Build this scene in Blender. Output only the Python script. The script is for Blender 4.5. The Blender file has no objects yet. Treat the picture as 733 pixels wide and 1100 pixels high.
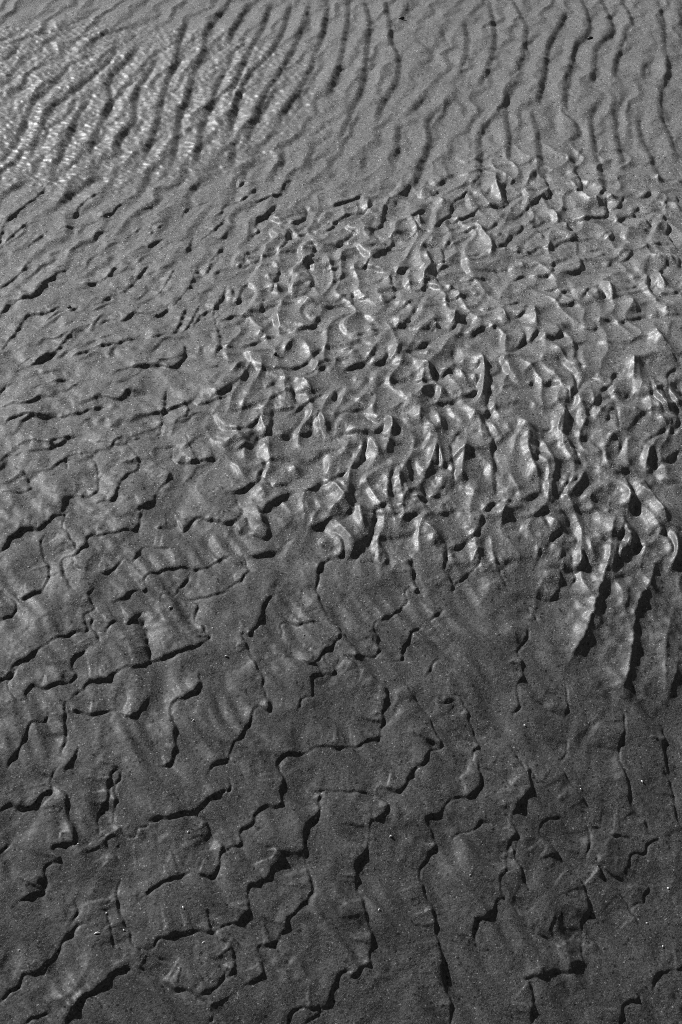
# traced scarp lines, tile (row,col) -> "amp x,y x,y ..." in tile pixels (733x823 per tile of 245x275 photo px)
TRACE = {
(3,0): """
1.2 180,0 165,40 150,70 125,90 100,120 60,120 30,110 0,127
1.5 170,20 205,80 220,140 235,195 238,240 200,245 170,255 185,290 150,310 140,345 120,360 135,395 100,405 60,415
1.2 375,0 350,20 345,80 325,130 318,190 340,230 370,270 390,295
.7 395,10 375,60 370,130 380,180 420,210 460,190 475,165
1.2 475,165 500,160 560,155 620,140 660,105 690,88 733,75
1.2 625,140 660,175 700,220 718,255 705,300 680,345 620,345 560,350 500,375 460,405
1.2 390,365 375,400 390,470 410,520 440,570 500,600 540,620
1 733,505 710,525 685,530 640,525 580,535 520,550 490,580
.8 700,535 733,575
1.9 430,650 400,645 370,655 345,690 310,715 260,745 230,790 215,823
1.9 260,500 225,520 200,560 185,600 150,625 120,650 100,660 75,665 65,690
.7 65,690 40,715 0,735
1 430,640 500,680 560,705 610,725 640,740 670,765 685,800 670,823
1.2 733,660 715,690 700,715 640,740
.6 340,460 360,510 370,580
1.5 160,790 120,795 80,815
.8 240,430 245,460 235,480
.5 30,240 0,260
""",
(3,1): """
1.8 175,-20 178,40 170,80 175,110 155,130 120,125 95,155 80,185 45,205 40,240 0,270
1.8 285,60 300,90 300,130 270,165 250,190 248,250 265,300 265,350 275,390 275,410 240,450 200,485 190,520 165,560 125,570 105,580 105,600
.7 480,85 420,75 350,75 290,72
1.8 610,0 585,30 575,60 540,72 495,68 490,80 515,110 510,145 480,165 463,175 468,225 440,270 415,310 418,370 430,420 450,480 470,550 465,610 455,635 430,655 400,670 385,655 360,680 340,720 325,760 300,775
1.1 300,775 300,800 260,815
1.2 300,780 240,780 210,795 195,823
1.6 733,105 710,120 690,150 645,165 660,200 672,240 650,280 625,325 630,370 650,420 668,480 680,540 690,600 690,650 705,710 720,760 725,830
1.5 120,250 160,270 178,290 150,315 135,350 105,370 75,385 75,440 60,480 20,500 0,510
1.2 0,565 20,590 30,630 20,660 0,675
1.2 0,530 60,580 105,620 120,655 100,685 65,695
.8 10,30 10,60 0,75
""",
(3,2): """
1.2 75,-10 88,40 80,65 50,90 20,100 0,105
1.8 235,-10 245,50 240,80 225,100 205,120 195,170 200,220 180,260 175,320 155,360 155,400 165,430 140,435 130,460 90,485 70,495 65,560
.9 340,0 370,40 400,85 440,125 470,150
.5 100,0 150,40 200,75 225,100
.5 245,10 270,45 320,85 360,125
1.2 545,0 560,50 565,110 600,155 630,195 658,235 620,245 610,275 575,280 572,320 610,350 635,385 615,410 610,435 575,445
1.2 680,0 700,50 712,90 710,130 720,170 740,205
1.5 340,160 300,175 280,195 300,235 340,280 380,330 415,375 430,420 435,450 420,490 422,540 415,600 425,635 380,635 370,660 320,668 270,675 220,690
1.9 220,690 245,700 250,750 250,830
.8 435,540 470,585
.8 435,190 440,230 432,270 440,300 470,330 485,365 520,395 550,425 575,465 590,500
.4 440,190 500,215 560,225
.5 445,260 480,320 530,360 580,395
1.4 740,642 690,660 650,670 640,710
1.4 595,715 590,745 545,770 530,830
.8 110,175 85,175 70,200 30,215 0,220
.4 185,240 210,320 230,390
.4 165,430 230,500 300,560 360,610
.4 65,560 110,600
""",
(2,0): """
1.5 215,0 160,25 130,55 75,55 30,90 0,120
1.8 130,80 140,130 155,185 155,215 130,245 80,265 40,258
1 0,235 40,270 50,300 40,325 0,335
.5 210,0 210,50 240,110 255,120
1.4 450,-10 448,40 390,60 330,70 285,80 275,105 240,135 200,150 205,200 240,250
1 740,38 680,25 625,15 600,45 585,60 540,50 480,45
1 550,110 500,107 455,115 430,155
1.3 733,140 710,150 690,165 650,178 580,175 530,180 480,200 465,215 465,240 420,250 400,265 370,275
1 395,150 370,170 330,190 260,180 235,150
1.5 295,245 285,265 305,300 275,325 278,375 240,380 180,405 130,435 80,465 55,475 30,505 0,535
.6 290,320 300,370 320,410
.8 600,200 580,240 560,265 525,270 535,300
.9 733,250 690,268 620,272
1.6 600,275 635,290 630,325 650,360 670,395 665,410 640,425 600,437 560,450 520,460 490,470 440,490 380,505 340,530 290,532 270,560 235,580
.8 450,310 410,350 360,345 345,375
.7 465,330 465,380 475,440 485,470
1.2 275,430 235,465 240,510 220,540 180,545 140,555 100,545 80,575 85,600
.6 40,500 30,540 45,590 80,595
2.2 640,520 635,555 600,590 565,600 550,640 565,710 562,770 550,800 520,820
.9 470,600 450,640 420,650 380,640 340,630 290,640 240,630 215,610
1.2 205,610 205,680 210,730 195,760
1.4 155,630 145,665 100,675 85,700 70,745 20,805
1.4 250,755 235,790 210,830
1.2 733,795 690,805 670,830
""",
(2,1): """
.7 105,0 120,50 125,90 80,85 40,70 20,35
.4 40,10 70,60
1 210,90 170,125 120,132 75,140 60,160
1.2 50,145 70,190 40,220 0,250
1.2 375,15 330,30 270,60 240,40
1.5 470,-10 465,70 450,110 415,125 400,160 440,205 452,240 430,290 385,325 345,340
1.5 330,350 370,385 360,410 320,445 285,480
1.1 340,145 300,170 290,220 295,280 330,340
.6 470,95 500,130 515,160 490,180
1.6 150,265 120,290 110,340 75,385 50,390 70,440 100,500 125,570 135,630 100,620 80,660 50,710 20,760 0,800
.7 290,352 230,355 180,352 180,385
1.3 310,465 345,510 320,525 275,530 275,590 240,605 225,630
1.3 580,150 600,210 605,250 580,245 578,290 530,330 475,365 490,400 485,455 440,465 385,470
1.6 385,470 430,505 480,540 515,590 505,650 495,710 450,735 390,760 330,755 290,755 260,770 190,775 165,800 170,830
.9 620,365 590,400 568,430 565,460 540,485
1.1 570,555 610,610 650,660 665,710 685,755 650,775 635,810 600,830
.4 690,320 650,350
.5 680,475 645,515
.4 733,600 685,605
.4 180,460 240,480 300,490
1 705,120 700,180 715,220 725,260
.5 530,80 540,130
.5 360,370 400,420 440,465
""",
(2,2): """
1.2 100,30 70,60 40,95 0,120
.8 95,130 75,180 40,210 0,235
.6 285,15 210,20
1.2 285,15 320,45 350,70 310,90 275,100 270,170 260,190
1.6 340,180 345,240 310,280 240,275
1.6 365,130 385,200 380,240
.8 130,150 150,200 160,240
.8 240,300 270,350
.8 365,560 370,620 350,655
1 370,730 365,780 345,800
1 540,640 555,690 535,740 540,790 545,830
.9 670,690 675,740 685,830
.9 0,590 25,600 50,660 80,740 65,770 75,830
.7 185,760 225,830
.4 260,600 340,660
.9 680,20 685,70 650,80
1.1 240,375 225,420 210,460 225,520 210,560 210,620 190,640
""",
(1,0): """
1 380,30 350,70 300,90 255,95
.9 480,30 430,90 400,115 350,140 310,165 270,160
.9 215,50 185,65 150,95 110,135 60,150 20,175 0,195
.9 200,165 150,190 90,195 55,245 20,290 0,315
.9 260,165 240,180 190,190 150,215
.9 545,165 520,195 490,200 435,195 400,215 350,215 330,225
.9 300,225 240,250 200,290 175,320 150,330 120,345 100,335 60,355
1 600,175 570,245 530,260 490,270 430,275 370,290 310,300 270,320 230,330
.7 560,50 540,90 510,130
.6 640,40 610,110 560,165
.8 690,0 665,60 630,75
.7 733,110 690,180 650,195 620,240
.7 650,165 610,230 590,255
1 590,290 595,330 550,365 520,360 470,358 400,368 370,385
1 300,400 260,410 225,435
1 220,400 180,410 110,435
.8 20,420 0,450
1.2 400,495 340,490 290,498 240,515 180,522 120,520 90,515 40,528 22,550
1.2 245,575 175,590 160,620 130,625 60,640 20,645 0,660
.7 290,635 240,640 215,655 220,680
.9 460,590 420,600 400,615 360,610 310,600 270,590
1.1 410,610 450,660 440,690 405,705 380,745 360,785 320,790
1.1 300,650 320,710 315,750 290,765 240,765 205,780 200,823
1 60,670 90,720 85,755 0,755
.8 530,440 525,500 520,560 505,580
.8 575,455 605,490 600,520 570,535
1 733,460 690,475 655,485 610,480
.8 600,580 625,640 630,665 590,670 560,660 545,640
1.2 470,640 510,670 545,695 540,720 510,755 490,790 440,815
.9 700,655 640,660 600,675
.6 480,445 420,450 380,440
.8 733,360 690,365
.7 105,20 70,60 20,95 0,110
.7 690,180 700,240 715,310
""",
(0,0): """
.8 733,10 690,60 660,100 655,160 620,230 600,310 575,370 565,430 560,480 535,530
.8 600,60 570,140 560,200 540,250 520,310 505,380 490,430 470,480 450,520
.8 500,170 480,220 440,280 425,350 430,385 385,440 370,500
.5 440,65 380,90 320,110 280,150
.8 440,140 400,190 350,250 350,330 325,390 290,470 275,520
.8 375,140 340,200 280,250 220,300 180,335 150,370 120,440 90,520
.8 290,310 250,370 220,440 190,510 165,570
.8 200,230 150,290 110,325 80,390 50,460 0,530
.8 740,200 700,260 670,340 645,400 640,450 625,530
.6 90,250 50,290 0,330
.8 85,585 40,615 0,655
.8 160,595 120,640 60,690 20,730 0,790
.9 330,565 265,600 220,630 170,665
.7 340,620 280,650 230,710
.7 440,570 400,600
.9 660,565 610,600 565,625
.8 655,650 600,670 590,700
.9 395,660 340,700 290,715
.8 500,665 450,685
.8 145,760 95,800
.8 455,735 410,770
.8 525,770 470,800
.8 733,690 690,740 650,770
.7 550,550 510,575
.7 720,480 700,500
.7 100,720 50,760 10,800
.7 240,735 190,750
.7 520,730 480,760
.7 620,770 600,815
.5 200,0 150,40 100,60
.4 260,70 180,95 100,110
""",
(0,1): """
.8 90,5 50,40 20,90 0,140
.8 140,10 110,90 60,180 40,240 10,300 0,330
.9 205,5 180,90 150,150 120,190 70,230 40,290 15,370 0,430
.9 265,5 240,90 210,160 180,210 145,260 115,310 90,370 65,430 50,470
.9 325,5 310,90 290,150 265,220 230,290 200,330 160,380
.9 390,0 385,80 370,160 350,240 320,310
.9 440,0 455,80 445,180 435,270 405,340 380,400 350,450
.9 505,0 520,70 525,130 550,200 540,270 500,330 475,400
.7 580,0 560,70
.9 640,300 610,345 570,375
.6 680,90 710,160
.6 610,140 660,180 620,210
.9 730,320 690,350 645,385 640,440
.8 600,400 550,410 545,480 530,520
.9 640,400 650,460 625,520 600,580 560,625 530,640
1.2 260,640 265,670 255,690 200,720 150,700
1 195,735 190,780 150,815
1 460,620 455,660 450,680 390,690 350,700
1 510,660 480,720 430,745
.9 700,560 690,585 660,595
.9 680,610 660,630 625,625
.9 740,545 705,580
1 560,700 545,750
1 600,690 620,735
1 733,660 700,700 670,735
.7 350,340 300,370
.7 340,480 250,520
.7 440,480 430,560
.7 310,400 270,430
.7 350,540 330,570
.7 180,490 160,560
.7 60,520 40,590
.7 100,540 60,600
1 460,740 500,790
.8 120,690 90,720 80,760
1 280,790 240,810
.7 20,450 10,520 0,550
.7 720,440 715,500
""",
(0,2): """
.8 30,60 40,160 10,250
.9 110,-10 125,100 125,170 100,240 70,290
.9 180,-10 215,60 230,100 220,170 200,230 170,255
1.1 355,50 330,100 300,160 290,240 275,300 265,350
.9 405,-10 430,60 430,110 385,160 370,240 355,320 355,370
.9 470,-10 500,60 510,105 460,150 445,230 440,280
.9 240,270 190,290 165,330 165,390 175,450 170,500
.9 535,-10 570,70 550,100 520,200 510,260
1.3 615,190 600,250
1.3 690,240 680,285
.9 650,-10 670,60 675,160 690,230 665,290 660,360 690,440 720,530
.8 720,0 733,90
.9 475,320 440,370 440,430 455,510 475,590 480,640
.9 560,290 520,360 520,430 530,490 550,560
.9 600,360 590,400 610,470 640,530 660,590
.9 270,360 250,370 265,430 270,500 285,580 290,620
1 340,450 345,370 400,430 360,470
.9 370,480 385,560 405,620
.9 110,385 80,440 80,500 75,580 50,620 20,640
.9 130,520 150,580 140,620 160,660
.8 0,320 35,360 0,375
1.2 360,35 340,80
.8 575,75 560,95
1 480,320 470,300 425,280
1 200,490 150,510
1 270,520 260,560 240,590
1 80,590 50,620
1 310,630 250,640 210,690 180,710
1 90,650 60,690 0,710
1 490,640 480,690 430,700 390,710
1 410,600 420,640 440,660
1 580,650 570,690
1 700,660 690,690 640,720
.9 540,640 510,660
1 620,620 590,640
1 100,740 60,740 0,750
1 320,690 350,730 380,770
1 220,720 200,750 130,800
1 280,720 240,735
1 680,720 700,780 720,810
1 640,720 650,790
""",
}
# bigger round-backed ridges: "amp halfwidth x,y ..." drop edge on the right
FINGER = """
2.2 545,0 525,80 515,170 490,250 470,320 440,400 400,465 385,500
2.0 670,150 650,230 610,300 600,360 590,450 575,530 550,620
1.7 740,440 735,500 720,560 700,610
1.2 180,350 215,400 220,440
"""

# closer tracing of the crumpled middle: S dark step, L step facing left, R sharp little ridge
FINE = {
(230,190): """
S.9 150,0 150,40 185,10
S1 260,50 220,90 170,130 110,150
S.9 470,5 420,40 400,90 340,105 290,125 240,145
S.9 390,155 360,170 330,210 300,240 260,260 255,300 265,330 240,345 205,365
S.9 60,420 30,450 10,490
S1.2 545,165 560,210 540,250 500,275 460,290
L1.2 490,155 460,190 400,215 360,245 390,265 440,290
R.7 560,160 600,200
S1.3 445,350 440,390 415,430 380,460 335,475
L1.2 385,305 355,335 380,365 370,380 325,420 315,450 335,475
S.7 570,340 520,360 470,385
S.8 270,430 235,455 205,460 190,500 180,530 150,550 120,565
S.8 300,470 260,510 220,535 150,560
L.9 175,450 135,500 115,560
L1 320,510 270,570 220,645 235,670 270,705
S1 310,680 350,700 360,660 390,600 380,560
S1 210,650 170,700 145,760 110,790
R.9 320,590 345,650
L1 290,700 250,760 225,810
R.9 350,510 395,570 420,585
R1 375,650 390,720
L1.2 590,400 545,420 530,470 540,530 480,580 490,620
S1.2 590,400 605,440 590,490 560,530 535,550
L1.1 715,200 680,210 650,250 655,270
S1 733,260 700,275
L.9 690,290 650,315 615,325 660,340
S1 733,280 700,310 660,340
R.9 590,370 600,400 660,420
S.9 733,410 680,420
L1.2 690,470 670,530 610,545 615,575
S1 733,570 690,575 615,575
S1.1 550,540 580,600 600,640 570,690
L1.2 555,595 505,620 480,690 485,740
S1 570,700 530,720 485,740
R1.3 520,730 570,775 640,805
S.8 120,740 100,690
S.7 30,800 0,820
S.8 30,575 0,610
S.7 90,150 50,180 45,210 0,240
S.7 90,320 60,360 20,380
S1 300,740 290,800 280,823
S.9 733,785 690,800 650,810
""",
(355,190): """
S1.1 185,105 140,130 80,150 0,175
S1.2 235,130 240,180 205,210 150,220 80,240 20,270 0,280
L1.1 205,105 200,160 200,200
L1.3 285,155 240,215 170,265 110,300 165,335 110,395 150,410
S1.2 345,170 320,200 315,260 290,300 240,315 225,340
S1.1 480,40 450,85 400,110
L1 440,25 410,70 375,95 400,110
S.8 390,130 395,180
R.8 310,130 390,130
L1 700,0 660,35 625,30 620,0
L1.1 620,60 570,75 550,105 590,120
S1 640,75 640,100 590,120
R1 640,120 680,160 733,180
S1.2 590,190 550,205 490,240 420,245
L.8 500,180 450,215
S1.2 490,240 510,290 540,320 590,325
R1.4 520,235 550,300
L1.1 660,190 630,240 620,300
S1.1 725,230 690,255 650,290 625,315
L1 390,260 390,330 380,360 465,380
S1.1 530,330 500,355 465,380
S1 380,360 370,410 330,440 290,470 250,500
S1 240,320 270,360 300,400 330,415 260,415 230,425
R1.1 240,325 235,370
L1.3 120,400 160,405 190,440 240,490 225,530 280,550 350,575
S1.1 500,540 440,560 400,580 380,575
S1.2 240,490 210,540 170,555 110,550 60,550 0,575
L1 100,415 55,450 45,500
R1.2 370,580 350,630
S1.2 350,600 370,650 390,710 370,750 320,780
L1.1 500,545 470,600 460,680
S1 480,590 500,610
R1.3 600,450 580,490 605,530 600,580 570,610 560,660
S1.1 640,520 625,580 650,650 690,690
S1.1 690,700 650,680 600,665 560,680 520,695 460,695
L1 720,350 690,420
L1 550,410 600,415 690,420
S1 733,400 690,430
R.9 630,360 610,410
S1 670,440 680,520 610,520
S1 120,690 130,740 130,780 60,780 0,790
L.9 110,610 75,650 80,670
R1.2 300,720 320,770
S1 240,740 170,740 135,730
S1 490,760 440,800 380,810
L1 610,720 570,770 570,810
S1 620,750 733,765
R1 640,720 610,740
S.9 733,530 690,545 660,570 650,600 690,625
S.9 60,380 50,410 0,415
""",
(480,190): """
S1.2 120,85 90,120 50,150 25,200 10,260
S1.2 190,190 160,220 110,245 50,270 10,265
L1 110,80 130,120 150,200
L.9 150,70 195,115
S1 195,0 180,30 145,50
R1.2 300,0 295,60 325,130 340,160
S1 330,80 345,130 370,165 320,180 280,180 210,180
S1 410,20 390,50 350,60 330,90
S.8 450,155 410,170 370,170
S.8 270,95 230,110 210,110
S1.3 580,0 600,40 620,120 570,125 540,150 510,180 470,205
L1 500,20 545,65
L1.1 530,75 475,90 490,130 470,190
S1.1 470,205 430,235 390,250
R.9 290,240 360,245
L1 260,215 300,240
S1 300,270 270,310 230,330
S1 200,325 150,325 90,335 50,340
R1.3 150,280 200,325 230,370 270,430 265,490
S1.2 455,290 445,330 390,360 360,400 340,420 290,430
R1 330,340 300,380
R1.1 345,430 360,470
R1.1 400,420 450,465
S1 640,430 600,435 550,435 500,465 410,465 380,480
L1 500,390 490,440
S.9 540,310 590,370 640,420
S1 733,385 690,395 640,430
R1.1 620,200 660,250 680,290
S.9 640,270 580,275 550,295 500,310
L1 530,230 480,270 500,305
L1 520,220 570,280
S1.1 640,520 635,590 600,610 570,605
S.9 733,505 690,515 650,530
L1 400,530 400,590 420,600
S1 640,600 580,605 520,605 470,595 430,610 380,640 320,635
L1.3 110,490 120,540 150,590 180,620
S1 200,470 170,480 110,490 60,470
S1 310,620 250,610 180,620 130,630 60,630
L1 140,400 100,460
S1 60,380 20,400 0,420
S1 290,540 310,590
R1 430,510 480,560
R1 600,480 640,520
S1 210,720 150,725 80,735 0,765
L1.2 200,650 120,690 30,720
S1 240,620 265,660 280,690
S1 50,640 20,690 0,710
R1.1 340,720 360,750
S1 440,760 390,780 350,800 310,800
S1 690,690 640,690 590,690 540,670
R1 520,650 560,680
S1 500,770 470,800
S.8 733,700 690,720 660,780
L1 520,780 540,815
L1 230,755 240,800
""",
(603,190): """
S1.1 100,0 125,70 100,95 30,100
L1 30,10 80,40
L1 215,60 205,100
S1.1 255,70 250,100 215,125
R1.2 90,100 130,130 170,160 205,160 230,200
L1.2 200,205 210,240
S1.2 265,150 270,200 265,240 220,250 130,265 60,255
R1 270,110 330,165
S1.1 375,130 350,180 320,195 270,200
S1 540,90 510,120 460,135
L1 430,175 415,220
S1 465,180 440,230 400,245 350,265 330,280
S1 545,320 500,330 440,325
S1 480,240 510,280 540,320
L1.1 590,120 580,150
S1.2 640,150 620,175 600,180
R1.2 640,160 690,195 730,230
R1.2 570,0 590,50
S1 690,110 710,160
R.9 690,20 733,45
L1.3 580,270 570,330 545,370 545,420
S1.4 610,240 635,290 650,350 670,410 700,450
S1 680,240 650,235 610,245
S1 660,425 600,420 550,425 490,445
L1 430,310 380,345 400,385
L1.1 400,400 360,440 335,500
S1.1 430,430 410,490 370,515 320,515 270,545
S.9 300,310 300,370 250,385 215,390
S.9 300,340 270,350 240,370
S1.2 20,270 60,320 95,380
S1 200,365 140,380 70,380 0,395
R1 15,270 45,330
S.8 240,430 190,445 120,445
S.8 270,470 230,490 160,505
S.9 115,485 60,495 0,505
S.9 95,390 110,480
S1 110,500 115,565 70,585 0,590
S.9 260,545 210,550
S1.2 640,540 590,590 540,600 515,640
R1.3 510,490 570,510 640,550
L1.1 445,540 490,600
R1.3 620,480 690,550
S1.1 660,450 700,500 710,560
S1.4 515,600 520,660 540,710
R1.4 560,600 600,650 630,700
L1.2 500,670 540,715
S1.1 733,680 690,715 630,720 570,720
L1 400,580 460,650
S1 480,660 410,680 390,700
R1.3 240,640 290,690 310,750
S1.2 220,660 240,720 270,760
R1 180,680 210,720 225,760
S1 170,700 140,720 120,760
L1 50,630 80,700 110,770
S1 60,700 20,700 0,720
S1 90,770 40,785 0,790
R1.2 380,730 430,790 460,820
S1.1 720,700 733,740
R1 610,770 640,815
""",
(230,330): """
S1.1 240,65 180,65 120,65 70,85 30,90
S.9 350,50 320,75 260,65
L1.3 430,25 390,50 385,90 430,130 490,155
S1.3 635,60 620,110 590,135 540,140 490,155
L1 570,10 570,60 605,105
S1 490,155 440,160 390,180 330,195 270,215 220,240 170,260
S.9 130,260 80,260 30,265 15,300
S1.3 660,270 620,290 580,330 530,365 480,380 410,385 330,390
L1.1 210,280 230,330 290,380 370,385
R1.1 490,210 440,260 420,300
S.8 430,320 385,325
S.8 360,290 375,320
L1.2 650,280 640,330 610,415
S1.1 680,380 640,405 610,415
S.9 155,340 100,360 50,370 0,375
S1.3 185,350 190,400 180,440 130,475 60,530 0,570
R1.1 180,340 150,380 100,430
L1 65,440 45,480 20,530
S.9 370,455 330,490 290,500
L1.1 440,450 380,510
R1.5 500,440 560,490 605,550
S1.2 460,470 465,530 480,580 500,600
S1.1 690,540 640,550 590,580 540,610 500,640 460,660
L1.2 230,540 190,580 140,600
L1.2 180,590 280,615 350,630
S1.2 350,630 345,690 325,770 270,800
R1 300,630 300,720
S1 230,620 275,650 260,700 200,745 130,760 60,745
L1.3 5,640 50,715 90,745 190,745
R1.2 200,750 250,790
S1.1 480,610 470,630 400,635 370,640
L1.2 590,660 550,720 510,770
S1 640,640 600,720 570,770 500,780 430,790 360,780
R1.4 640,660 665,720 680,790
S1.1 620,690 650,780
S1 270,790 250,823
S.9 733,800 690,810
L1 10,160 20,240
R1 250,140 310,190
R1 150,220 130,250
S1 20,760 50,800
R1 130,780 170,820
""",
(355,330): """
L1.1 200,30 120,80 80,130 130,185
L1 210,40 260,90 315,130
S1 310,150 260,160 200,175 130,190
S.9 520,130 440,130 370,130
L1.1 470,40 400,80 370,120
S1.3 510,20 480,80 450,120
L1.2 570,0 540,60 490,135
S1.2 630,90 640,120 620,150
R1.2 655,100 640,160
L1 370,150 320,180 300,230 340,255
S1 640,200 590,225 540,250 480,280 430,300
L1.1 460,190 400,220 370,250
S1 340,270 330,320 290,350 230,350
R1.2 350,250 410,270 400,310 430,275
L1 130,220 190,205 270,240
S1 270,250 250,300 230,340 160,365 110,380 80,400
S1 130,230 120,270 60,280 0,290
R1.2 100,300 180,290
L1 80,330 100,370
L.9 330,335 440,350 510,350
R1.4 520,345 590,385 605,440
S1.3 620,400 630,440 600,455 540,455 490,450
R1.1 610,260 570,310
S1.2 733,395 690,410 660,440
L1.2 380,390 300,400 260,430 270,510
S1.3 340,455 300,470 280,500
S1 520,440 460,450 390,460
L1 160,410 160,470
S1 200,540 250,545 275,525
L1.3 420,470 430,530 460,580
S1 440,600 400,630 360,650
R1.4 640,470 580,515 500,570
R1.1 500,530 490,570 560,590
S1.1 720,590 660,595 600,590 560,585
R1.3 660,480 690,530 720,560
S1.2 640,500 610,560
L1.2 80,540 70,620
L1.2 80,570 160,580 230,620
S1.2 40,500 20,560 0,590
S1.4 310,660 325,710 300,750 250,785
R1.6 330,665 375,730 365,800
S1.3 385,740 390,800
L1.2 460,660 450,690 510,750
S1.1 470,650 440,660 400,640
L1.2 150,650 70,700 30,775
R1 150,650 180,700
S1.1 240,790 190,780 110,780 30,785
S1.1 290,720 250,690 190,660
R1.3 550,610 540,680 550,740
R1.2 540,745 600,760 640,780
S1.3 590,620 600,690
R1.3 630,630 660,710 690,790
S1.2 680,640 700,710
R1.2 720,600 733,640
R1 600,780 610,820
""",
(480,330): """
S1.2 190,40 130,50 80,90 20,145 0,150
S1 200,0 230,20 330,10
R1.2 60,20 50,80 20,120
L1.2 195,80 160,140 110,185
S1 235,135 190,155 150,185 110,190
S.9 210,80 230,130
S.8 430,135 390,130 340,125 280,140 230,145
R1.4 320,20 350,90 380,125
R1.3 525,0 530,70 545,140
S1 480,0 460,40 430,65 390,70
S1.2 560,150 520,190 500,230
L1.4 580,160 590,205 620,230
S1.2 680,130 680,180 650,215 620,230
R.8 660,100 700,125 733,135
L1.2 425,170 380,190 350,220 360,280
S1.3 455,160 470,200 440,240 400,280 350,290
S1 345,300 300,320 230,325
L1.5 345,300 350,350 390,410 430,450 465,475
S1.3 540,435 510,465 470,480
L1.5 550,440 600,460 670,475 733,520
R1.2 630,245 690,300 733,345
S1.1 710,480 720,540 733,600
R.8 670,360 650,410 635,450
R.8 560,330 500,380 450,420
S.7 350,490 300,495 245,495
R1 370,490 425,515
R1.5 190,280 215,330 230,390 225,450 215,520 200,580
S1.3 230,330 245,420 240,500 235,560 240,620 235,690
S1 195,450 185,510 150,540 110,550
S1 200,340 170,380 150,400 100,410 40,390
L1.2 110,310 95,360
R1.2 50,390 100,430 130,480
R1.3 150,400 190,490
S1.1 20,265 45,310 40,370
L1 120,200 135,260 50,265
L1.4 5,480 40,540 75,550
S1 110,550 60,570 20,600
L1.4 20,610 40,660 80,690 100,730
L1 220,540 160,600 80,630
S1.1 80,760 50,790 30,823
R1 180,630 150,720
R1.2 240,690 280,740 330,810
S1.2 210,700 240,760 260,823
R1.1 340,710 380,760 400,800
S1 310,730 330,740
R1.3 410,700 440,705 490,740 550,770
S1.1 640,740 600,750 550,770
S1.1 430,710 425,760
R1.4 700,670 670,760 690,800
S1.2 720,640 733,720
R1 490,760 500,823
S1 580,770 590,823
""",
(603,330): """
S.9 740,70 650,65 600,80 550,70 490,65 400,90 345,115
R1.1 620,10 640,60
R.9 440,0 460,50
S.9 350,120 300,95 210,95
S1 215,100 205,145 160,150 100,140 0,130
R1.6 535,160 590,230 640,280 690,330
S1.2 600,260 660,320 700,360
L1.2 130,250 130,330 150,390 210,425 270,480
S1.4 345,410 305,430 295,480 240,510 220,530
R1.3 360,400 410,415
R1.5 415,310 435,370 430,430 445,470
L1.5 310,440 310,500 330,560 360,590
S1.2 430,520 390,550 350,540
S.9 450,540 410,580 370,590
L1.3 0,300 50,360 120,440
S1.2 70,240 80,320 110,390
R1.3 0,480 40,520 55,590
S1.3 60,400 75,470 60,560
S1.2 130,450 90,520 70,570
L1.3 150,510 110,560 100,600 60,660
L1.2 110,620 120,710 150,760
S1.4 240,530 200,600 160,650 160,690
R1.2 300,590 250,640 200,700
S1.2 300,620 280,680 260,720
S1.5 320,590 325,680 340,760
L1.4 360,610 345,700 370,780
R.9 370,620 430,640 520,660
R1.5 545,450 555,530 600,600 640,650 660,690
S1.4 525,470 535,540 580,620 640,680 660,740
R1.3 580,470 600,560 640,640
S1.3 570,450 580,530 620,610
R1.6 655,460 650,540 690,590 733,650
S1.5 690,380 640,420 630,480 640,560 690,650
S1.2 690,490 733,560
S1.4 630,740 580,780 520,823
R1.2 560,640 620,720 660,770
S1.2 690,670 690,740 640,800
R1.1 170,770 260,780 310,820
S1 170,780 140,800 90,805
R1.2 733,740 690,790
R1.4 0,790 30,823
R1 480,460 470,560
S1.2 20,600 20,680 40,760
R1.3 400,800 440,823
S1 540,370 500,350
S1.3 733,340 710,330
""",
(230,470): """
L1.4 30,20 60,60 90,80
S1.2 280,10 240,50 180,65 140,85 95,90
R1.2 150,10 175,50
S1.2 210,100 260,120 295,150 300,190 270,220 270,260 220,290 170,320 120,330 90,340
R.9 120,150 160,210 220,280
R1 205,110 215,140
R1.2 290,30 330,90
R1.4 455,150 490,200 540,250
L1.3 680,120 700,180 680,250
S1.2 733,250 690,280 640,290 600,320 540,330
S1.5 470,340 430,360 390,390 340,410 310,440 290,460
R1.1 270,285 290,330 335,380
S.9 460,270 440,290 370,300 330,280
S.8 300,230 330,290 370,320
S1.2 120,345 150,390 165,430 160,470 130,505 70,515 0,505
R.8 10,300 60,330
S.9 170,470 210,550
R1.2 240,400 270,470 310,580
S1 300,470 325,540 315,610 260,600 200,575
S.9 130,530 160,575 200,575
S1.2 480,610 430,640 410,680 350,695 290,700 230,715 215,740
S1 50,720 20,745 0,755
S1 170,730 200,790 240,823
S1 733,490 690,510 630,540 570,555
L1 520,510 560,550
R1 580,380 570,440 640,490
S.9 590,390 650,440
S1 620,610 670,660 733,700
R1.1 640,600 700,650
R1.1 690,270 733,330
S1.2 690,740 650,760 630,823
L.9 390,490 450,540
""",
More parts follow.
